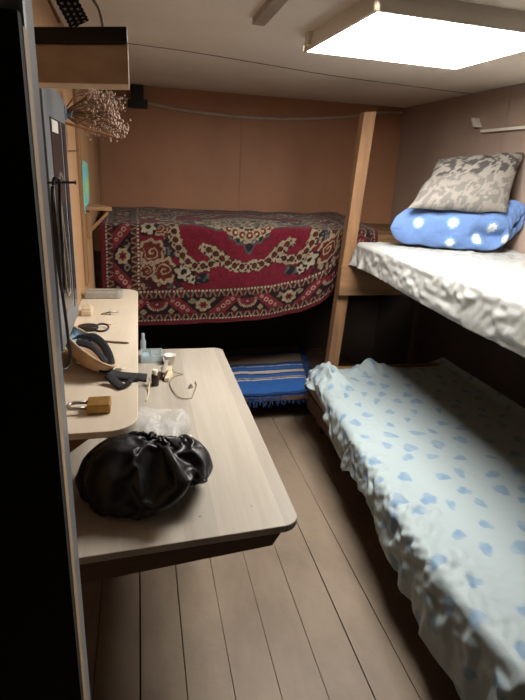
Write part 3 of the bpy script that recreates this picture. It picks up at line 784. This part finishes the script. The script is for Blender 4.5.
# cream flower on black
p2 = np.abs(ph) - .28; rr_, tt_ = polar(p2, dd, 0, 0)
flw = rr_ < .046*(1 + .10*np.cos(7*tt_)); put(m_ & (rr_ < .056), blk); put(m_ & flw, beige*1.02); put(m_ & (rr_ < .025*(1 + .15*np.cos(6*tt_))), H('8f4438')); put(m_ & (rr_ < .014), dred)
tri = (np.abs(np.abs(p2) - .066) < .03 - np.abs(dd - .03)*1.1) & (dd > .01); put(m_ & tri & (nz1 > .35), beige*.62)
tri = (np.abs(np.abs(ph) - .085) < .022 - np.abs(dd + .04)*.9); put(m_ & tri, beige*.7)
put(bord & (np.abs(V2 - du) < .004) & (D > .08) & (D < .2), beige*.6)
col *= .40 * (1 + .30*(vnoise(UU*26, VV*26, 12) - .5))[..., None] * (1 + .45*(vnoise(UU*120, VV*120, 19) - .5))[..., None]
col *= (1 + .16*(vnoise(UU*170, VV*170, 9) - .5))[..., None]
tag(MB().grid(P).build('carpet', M_carpet, smooth=True, solid=.007, colors=col.reshape(-1, 3), fixn=False), 'patterned red oriental carpet draped over the bunk at the back wall', 'carpet')

# ------------------------------------------------------------------ low platform with blue rug
t = thing('low_platform', 'low plank platform under the carpeted bunk at the back wall', 'platform', (.7, 3.5, 0))
for i in range(6):
    MB().box(-.2, 1.62, 2.985+i*.158, 2.985+i*.158+.152, .165, .190).build('plank', M_woodd, t, bevel=.002)
for (x, y) in ((-.15, 3.1), (1.5, 3.1), (-.15, 3.85), (1.5, 3.85)):
    MB().box(x, x+.06, y, y+.06, 0, .164).build('leg', M_woodd, t)
nu, nv = 150, 130; P = []; cols = []
rb = H('1f5fae'); db = H('15305e'); wh = H('c7bfb4'); ye = H('c9b06a'); gb = H('6f6a64'); bg = H('8a7866')
for i in range(nu + 1):
    s_ = i/nu; row = []
    for j in range(nv + 1):
        k = j/nv
        xr_ = 1.10 + .20*s_*1.0; x = .35 + (xr_ - .35)*k
        y = 2.975 + .035*k + s_*.93 + .012*N3(x*6, s_*4)*(1 if 0 < s_ else 1)
        z = .1985 + .010*abs(N3(x*4, y*5, 3)) + .008*max(0, N3(x*7, y*9, 1))
        row.append((x, y, z))
        yy = s_*.93 + .014*N3(x*8, 2.5)
        c = rb
        if yy < .03: c = db
        for (c0, c1, cl) in ((.245, .262, wh), (.268, .278, db), (.278, .288, ye), (.35, .37, db), (.375, .42, wh), (.425, .435, db), (.50, .51, wh), (.53, .56, db), (.565, .75, bg), (.77, .80, rb), (.80, 1, gb)):
            if c0 <= yy < c1: c = cl
        if k > .975: c = db
        cols.append(c * (1 + .25*N3(x*90, y*90)))
    P.append(row)
ro = MB().grid(P).build('woven_rug', M_rug, smooth=True, solid=.006, colors=np.array(cols), fixn=False)
tag(ro, 'blue striped woven rug with fringe on the low platform', 'rug')
fr = MB(); rr = random.Random(9)
for i in range(70):      # front edge fringe
    k = .35 + .65*i/70; p = Vector(P[0][int(k*nv)]) if False else Vector((.35 + .75*k, 2.975 + .035*k, .195))
    l = rr.uniform(.03, .07); fr.tube([p, p + Vector((rr.uniform(-.01, .01), -.012, -.002)), p + Vector((rr.uniform(-.02, .02), -.018, -l))], [.004, .0035, .002], 5)
for i in range(90):      # right edge fringe
    s_ = i/90; p = Vector((1.10 + .20*s_, 3.01 + s_*.93, .198))
    l = rr.uniform(.02, .05); fr.tube([p, p + Vector((l*.6, rr.uniform(-.02, .02), .002)), p + Vector((l, rr.uniform(-.03, .03), -.004))], [.004, .0035, .002], 5)
fo = fr.build('fringe', M_fringe, ro); fo['label'] = 'dark blue thread fringe'

# ------------------------------------------------------------------ things on the wall shelf
ZS = 1.0
t = thing('tool_case', 'long grey plastic case with rounded end at the far end of the wall shelf', 'case', (-.17, 2.5, ZS))
MB().prism(rrect(-.255, -.085, 2.42, 2.49, .03, 'bc'), ZS+.0005, ZS+.034).build('body', M_greycase, t, bevel=.005)
MB().prism(rrect(-.24, -.1, 2.436, 2.474, .015, 'bc'), ZS+.0342, ZS+.038).build('lid_panel', M_greycase, t, bevel=.002)
MB().lathe([(.008, 0), (.008, .003), (.004, .004)], (-.112, 2.455, ZS+.038), 'Z', 14).build('button', M_steel, t)
tag(MB().prism(rrect(-.245, -.20, 2.13, 2.22, .008), ZS+.0005, ZS+.022).box(-.24, -.205, 2.14, 2.21, ZS+.022, ZS+.03).build('plug_block', M_beige, bevel=.004), 'small beige plastic block on the wall shelf next to the cabinet', 'plastic block')
tag(MB().lathe([(.012, 0), (.012, .003), (.004, .004), (.0035, .03), (.001, .036)], (-.130, 2.15, ZS+.012), 'X', 12).tube([(-.130, 2.15, ZS+.012), (-.165, 2.15, ZS+.003)], .003, 8).build('wood_screw', M_steel, smooth=True), 'steel screw lying on the wall shelf between case and black loop', 'screw')
# black loop
t = thing('key_fob', 'black key fob with a ring lying on the wall shelf', 'key fob', (-.2, 1.94, ZS))
MB().prism([(-.2 + .038*cos(2*pi*i/20), 1.945 + .032*sin(2*pi*i/20)) for i in range(20)], ZS+.0005, ZS+.018).build('body', M_black, t, bevel=.006)
MB().tube([(-.152 + .026*cos(2*pi*i/24), 1.945 + .034*sin(2*pi*i/24), ZS+.008 + .004*sin(2*pi*i/24)) for i in range(24)], .0038, 8, True).build('ring', M_black, t, smooth=True)
# tiny bottles
t0 = None
for i, (x, y, lb) in enumerate(((-.222, 1.835, 'tiny clear bottle with dark cap on the shelf, nearest the cabinet'), (-.196, 1.815, 'tiny clear bottle with dark cap on the shelf, middle of the three'), (-.166, 1.80, 'tiny clear bottle with dark cap on the shelf, nearest the pencil'))):
    if t0 is None:
        t0 = thing('tiny_bottle', lb, 'bottle', (x, y, ZS), 'tiny bottles on the wall shelf')
        MB().lathe([(.008, .0005), (.009, .003), (.009, .018), (.005, .022)], (x, y, ZS), 'Z', 12).build('body', M_clear, t0, smooth=True)
        MB().lathe([(.006, .022), (.006, .029)], (x, y, ZS), 'Z', 12).build('cap', M_vial, t0)
    else: dup(t0, (x, y, ZS), lb)
tag(MB().tube([(-.150, 1.797, ZS+.004), (-.055, 1.768, ZS+.004), (-.047, 1.7655, ZS+.004)], [.0038, .0038, .0008], 6).build('pencil', M_stem), 'thin brown pencil lying across the wall shelf', 'pencil')
tag(MB().box(-.085, -.068, 1.512, 1.522, ZS+.0005, ZS+.006).tube([(-.068, 1.517, ZS+.004), (-.055, 1.53, ZS+.004)], .002, 6).build('metal_clip', M_steel), 'tiny metal clip on the shelf beside the black strap', 'clip')
tag(MB().tube([(-.16, 2.02, ZS+.0025), (-.12, 2.0, ZS+.0025), (-.10, 2.03, ZS+.0025)], .0022, 6).build('wire_scrap', M_beige), 'short pale scrap of wire on the wall shelf beyond the key fob', 'wire')
# padlock
t = thing('padlock', 'brass padlock with steel shackle lying near the front of the wall shelf', 'padlock', (-.115, 1.255, ZS))
MB().box(-.142, -.085, 1.222, 1.278, ZS+.0005, ZS+.026).build('body', M_brass, t, bevel=.004)
sh_ = [(-.142, 1.233, ZS+.014), (-.172, 1.233, ZS+.014)] + [(-.172 - .0175*sin(pi*k/10), 1.2505 - .0175*cos(pi*k/10), ZS+.014) for k in range(1, 10)] + [(-.172, 1.268, ZS+.014), (-.142, 1.268, ZS+.014)]
so = MB().tube(sh_, .0045, 10).build('shackle', M_steel, t, smooth=True); so['label'] = 'steel shackle'
# headgear: tan shell, blue lining, black strap
t = thing('padded_headgear', 'tan padded headgear with blue lining and black strap on the wall shelf', 'headgear', (-.18, 1.6, ZS))
def shell(sc, a0, a1, n1=26, n2=14):
    ax = Vector((.42, .10, .90)).normalized(); lo = Vector((-.42, .90, .0)).normalized(); lo = (lo - ax*lo.dot(ax)).normalized(); up = ax.cross(lo)
    c = Vector((-.165, 1.60, ZS+.062)); R = []
    for i in range(n1 + 1):
        th = 2*pi*i/n1; row = []
        for j in range(n2 + 1):
            ph = a0 + (a1 - a0)*j/n2
            q = lo*cos(th)*cos(ph)*.175*sc + up*sin(th)*cos(ph)*.065*sc - ax*sin(ph)*.062*sc
            p = c + q; p.z = max(p.z, ZS + .0015 + (1-sc)*.05); p.x = max(p.x, XL + .006 + (1-sc)*.02); row.append(p)
        R.append(row)
    return R
MB().grid(shell(1.0, 0.0, pi/2*.98)).build('shell', M_tan, t, smooth=True, solid=.005, fixn=True)
MB().grid(shell(.93, .05, pi/2*.98)).build('lining', M_bluelin, t, smooth=True, fixn=True)
def ribbon(pts, wvec, hw, n=8):
    pp = smooth_path(pts, n); wvec = Vector(wvec)
    return MB().grid([[p - wvec*hw, p - wvec*hw*.33, p + wvec*hw*.33, p + wvec*hw] for p in pp])
ribbon([(-.20, 1.58, ZS+.075), (-.15, 1.54, ZS+.072), (-.105, 1.48, ZS+.04)], (.1, .8, .3), .017).build('cross_strap', M_blackcloth, t, smooth=True, solid=.003)
ribbon([(-.215, 1.70, ZS+.050), (-.165, 1.685, ZS+.058), (-.125, 1.62, ZS+.05), (-.10, 1.53, ZS+.035), (-.10, 1.46, ZS+.02)], (.7, .2, .4), .016).build('side_strap', M_blackcloth, t, smooth=True, solid=.004)
ribbon([(-.125, 1.47, ZS+.03), (-.08, 1.462, ZS+.012), (-.04, 1.452, ZS+.008), (-.012, 1.447, ZS+.007), (.008, 1.444, ZS+.004)], (.05, 1, 0), .026).build('strap_tail', M_blackcloth, t, smooth=True, solid=.005)
ribbon([(-.10, 1.43, ZS+.02), (-.075, 1.395, ZS+.006), (-.055, 1.372, ZS+.005), (-.035, 1.40, ZS+.02), (-.03, 1.44, ZS+.014)], (.8, .5, .1), .014).build('strap_loop', M_blackcloth, t, smooth=True, solid=.004)

# ------------------------------------------------------------------ things on the table
ZB = .75
# black bin bag
def crumple(c, rx, ry, rz, prof, seedz, nu=72, nv=40, amp=.03, zmin=ZB+.001):
    rows = []
    for i in range(nu):
        th = 2*pi*i/nu; row = []
        for j in range(nv + 1):
            ph = -pi/2 + pi*j/nv
            d = Vector((cos(ph)*cos(th), cos(ph)*sin(th), sin(ph)))
            k = 1 + prof(th)
            q = Vector((d.x*rx*k, d.y*ry*k, (abs(d.z)**.9)*(1 if d.z > 0 else -1)*rz))
            n_ = ridge(q.x*8 + seedz, q.y*5, q.z*5, 2)*amp*.75 + amp*.5*N3(q.x*6 + seedz, q.y*6, q.z*6) + amp*.22*ridge(q.x*24, q.y*14 + seedz, q.z*14, 2)
            p = Vector(c) + q + d*(n_ - amp*.6)
            if p.z < zmin + .004: p.z = zmin + .002*(1 + N3(p.x*30, p.y*30))
            row.append(p)
        rows.append(row)
    return rows
bulk = []
for (bx, by, bz, rx, ry, rz) in ((-.065, 1.225, .81, .088, .092, .10), (.03, 1.22, .80, .075, .078, .075), (.11, 1.205, .777, .04, .055, .033)):
    bulk.append(MB().ball((bx, by, bz), (rx, ry, rz), 20, 12).build('bag_contents', M_bag))
NU, NV = 72, 44; v = []; f = []
for i in range(NU):
    th = 2*pi*i/NU
    for j in range(NV):
        ph = -pi/2*.96 + pi*.96*j/(NV-1); c = cos(ph)
        x = -.008 + c*cos(th)*.195 + .02*N3(cos(th)*2, sin(th)*2, ph); y = 1.222 + c*sin(th)*.168; z = .752 + .14*(1 + sin(ph))
        k = .018; x, y, z = x + k*N3(x*8, y*8, z*8), y + k*N3(x*8+7, y*8, z*8), z + k*N3(x*8, y*8+7, z*8)
        v.append((x, y, max(z, .756)))
for i in range(NU):
    for j in range(NV-1):
        a = i*NV + j; b2 = ((i+1) % NU)*NV + j; f.append((a, b2, b2+1, a+1))
f.append(tuple(i*NV for i in range(NU))[::-1]); f.append(tuple(i*NV + NV-1 for i in range(NU)))
A = settle(loose(v, f), [(b2, .03) for b2 in bulk] + [(ttop, .02)], 55, .10, 15, .8).reshape(NU, NV, 3)
for b2 in bulk:
    me = b2.data; bpy.data.objects.remove(b2); bpy.data.meshes.remove(me)
A = upsample(upsample(A, 2, 0, True), 2, 1)
A[..., 2] = np.maximum(A[..., 2], ZB + .0015)
rows = [[Vector(p) for p in r] for r in A]
bg_ = MB().grid(rows, True).build('bin_bag', M_bag, smooth=True)
tag(bg_, 'crumpled black plastic bag on the table below the padlock', 'plastic bag')
# clear plastic bag behind it
rows = crumple((.05, 1.545, ZB+.03), .075, .12, .045, lambda th: .12*sin(3*th) + .08*sin(5*th+1), 8.0, 72, 40, .040)
cb = MB().grid(rows, True).build('clear_bag', M_film, smooth=True); tag(cb, 'small crumpled clear plastic bag behind the black bag', 'plastic bag')
tag(MB().box(.125, .145, 1.468, 1.50, ZB+.012, ZB+.024).box(.128, .14, 1.475, 1.49, ZB+.0005, ZB+.013).build('white_tag', M_white, bevel=.002), 'small white tag at the right edge of the clear bag', 'tag')
# small things at the far end
t = thing('vial', 'small dark brown vial with a white cap on the table', 'vial', (.043, 1.97, ZB))
MB().lathe([(.014, .0005), (.0155, .004), (.0155, .045), (.010, .053)], (.043, 1.97, ZB), 'Z', 16).build('body', M_vial, t, smooth=True)
co = MB().lathe([(.011, .053), (.011, .068), (.009, .07)], (.043, 1.97, ZB), 'Z', 16).build('cap', M_white, t); co['label'] = 'white cap'
# plastic trays / cups
def cup(name, c, r, h, m, label, cat, tilt=None):
    mb_ = MB().lathe([(r*.75, 0.0005), (r*.8, .002), (r, h), (r*1.06, h), (r*1.06, h+.002), (r*.95, h+.002), (r*.74, .004)], (0, 0, 0), 'Z', 18)
    mt = Matrix.Translation(c) @ (tilt if tilt else Matrix.Identity(4)); mb_.v = [mt @ p for p in mb_.v]
    return tag(mb_.build(name, m, smooth=True), label, cat)
cup('plastic_cup', (.115, 2.21, ZB), .026, .042, M_white, 'small white plastic cup on the table, rightmost of the far clutter', 'cup')
t = thing('pill_tray', 'clear blue tinted plastic tray at the far edge of the table', 'tray', (.045, 2.28, ZB))
fr = MB().prism(rrect(-.012, .085, 2.225, 2.33, .012), ZB+.0005, ZB+.004)
for (x0, x1, y0, y1) in ((-.012, .085, 2.225, 2.229), (-.012, .085, 2.326, 2.33), (-.012, -.008, 2.225, 2.33), (.081, .085, 2.225, 2.33), (.035, .038, 2.229, 2.326)):
    fr.box(x0, x1, y0, y1, ZB+.004, ZB+.034)
fr.build('tray', M_clear, t)
MB().prism(rrect(-.006, .03, 2.235, 2.32, .01), ZB+.0045, ZB+.02).build('tablet_strip', mat('pale_blue_plastic', 'a9c3cf', '8fb0c0', .4), t, bevel=.003)
tag(MB().lathe([(.012, .0005), (.0135, .003), (.0135, .05), (.008, .06), (.008, .085), (.005, .088)], (.0, 2.40, ZB), 'Z', 14).build('clear_bottle', M_clear, smooth=True), 'small clear bottle standing at the far left corner of the table', 'bottle')
t = thing('clamp_tool', 'small beige plastic clamp with levers on the table beside the vial', 'clamp', (.1, 2.08, ZB))
MB().box(.072, .118, 2.06, 2.115, ZB+.0005, ZB+.03).build('body', M_beige, t, bevel=.006)
MB().hexa([(.08, 2.0, ZB+.001), (.10, 2.0, ZB+.001), (.12, 2.06, ZB+.001), (.10, 2.06, ZB+.001), (.08, 2.0, ZB+.018), (.10, 2.0, ZB+.018), (.12, 2.06, ZB+.028), (.10, 2.06, ZB+.028)]).build('lever', M_beige, t, bevel=.003)
MB().hexa([(.07, 2.02, ZB+.03), (.085, 2.02, ZB+.03), (.105, 2.10, ZB+.052), (.088, 2.10, ZB+.052), (.07, 2.02, ZB+.038), (.085, 2.02, ZB+.038), (.105, 2.10, ZB+.06), (.088, 2.10, ZB+.06)]).build('lever', M_greycase, t, bevel=.003)
MB().lathe([(.008, 0), (.008, .045)], (.075, 2.075, ZB+.02), 'X', 12).build('pivot', M_vial, t)
tag(MB().lathe([(.010, 0), (.010, .035), (.006, .04)], (.075, 2.02, ZB+.0105), 'Y', 12).build('brown_knob', M_vial, smooth=True), 'small brown knob lying between vial and clamp', 'knob')
# wire loop with nut
lp = [(.155 + (.052 + .004*sin(3*k))*cos(k), 1.945 + .125*sin(k), ZB+.0022 + .0015*(1 + sin(2*k))) for k in [2*pi*i/40 for i in range(34)]]
lp = [(.10, 2.10, ZB+.02), (.13, 2.085, ZB+.008)] + lp[9:] + lp[:3]
tag(MB().tube(smooth_path(lp, 3), .0019, 6).build('wire_loop', mat('copper_grey_wire', '9b8b74', '7d6d58', .4, metal=.4), smooth=True), 'thin wire bent into a loop on the table beside the clamp', 'wire')
tag(MB().lathe([(.009, .0005), (.009, .009), (.005, .009), (.004, .016)], (.183, 1.93, ZB), 'Z', 6).build('hex_nut', M_steel), 'small steel nut lying inside the wire loop', 'nut')
tag(MB().tube(smooth_path([(-.01, 2.05, ZB+.002), (.01, 2.03, ZB+.03), (.02, 1.98, ZB+.028), (.015, 1.90, ZB+.0025), (.005, 1.82, ZB+.0025)], 6), .0025, 6).build('yellowed_tube', M_beige, smooth=True), 'thin yellowed tube curling at the shelf edge on the table', 'tube')
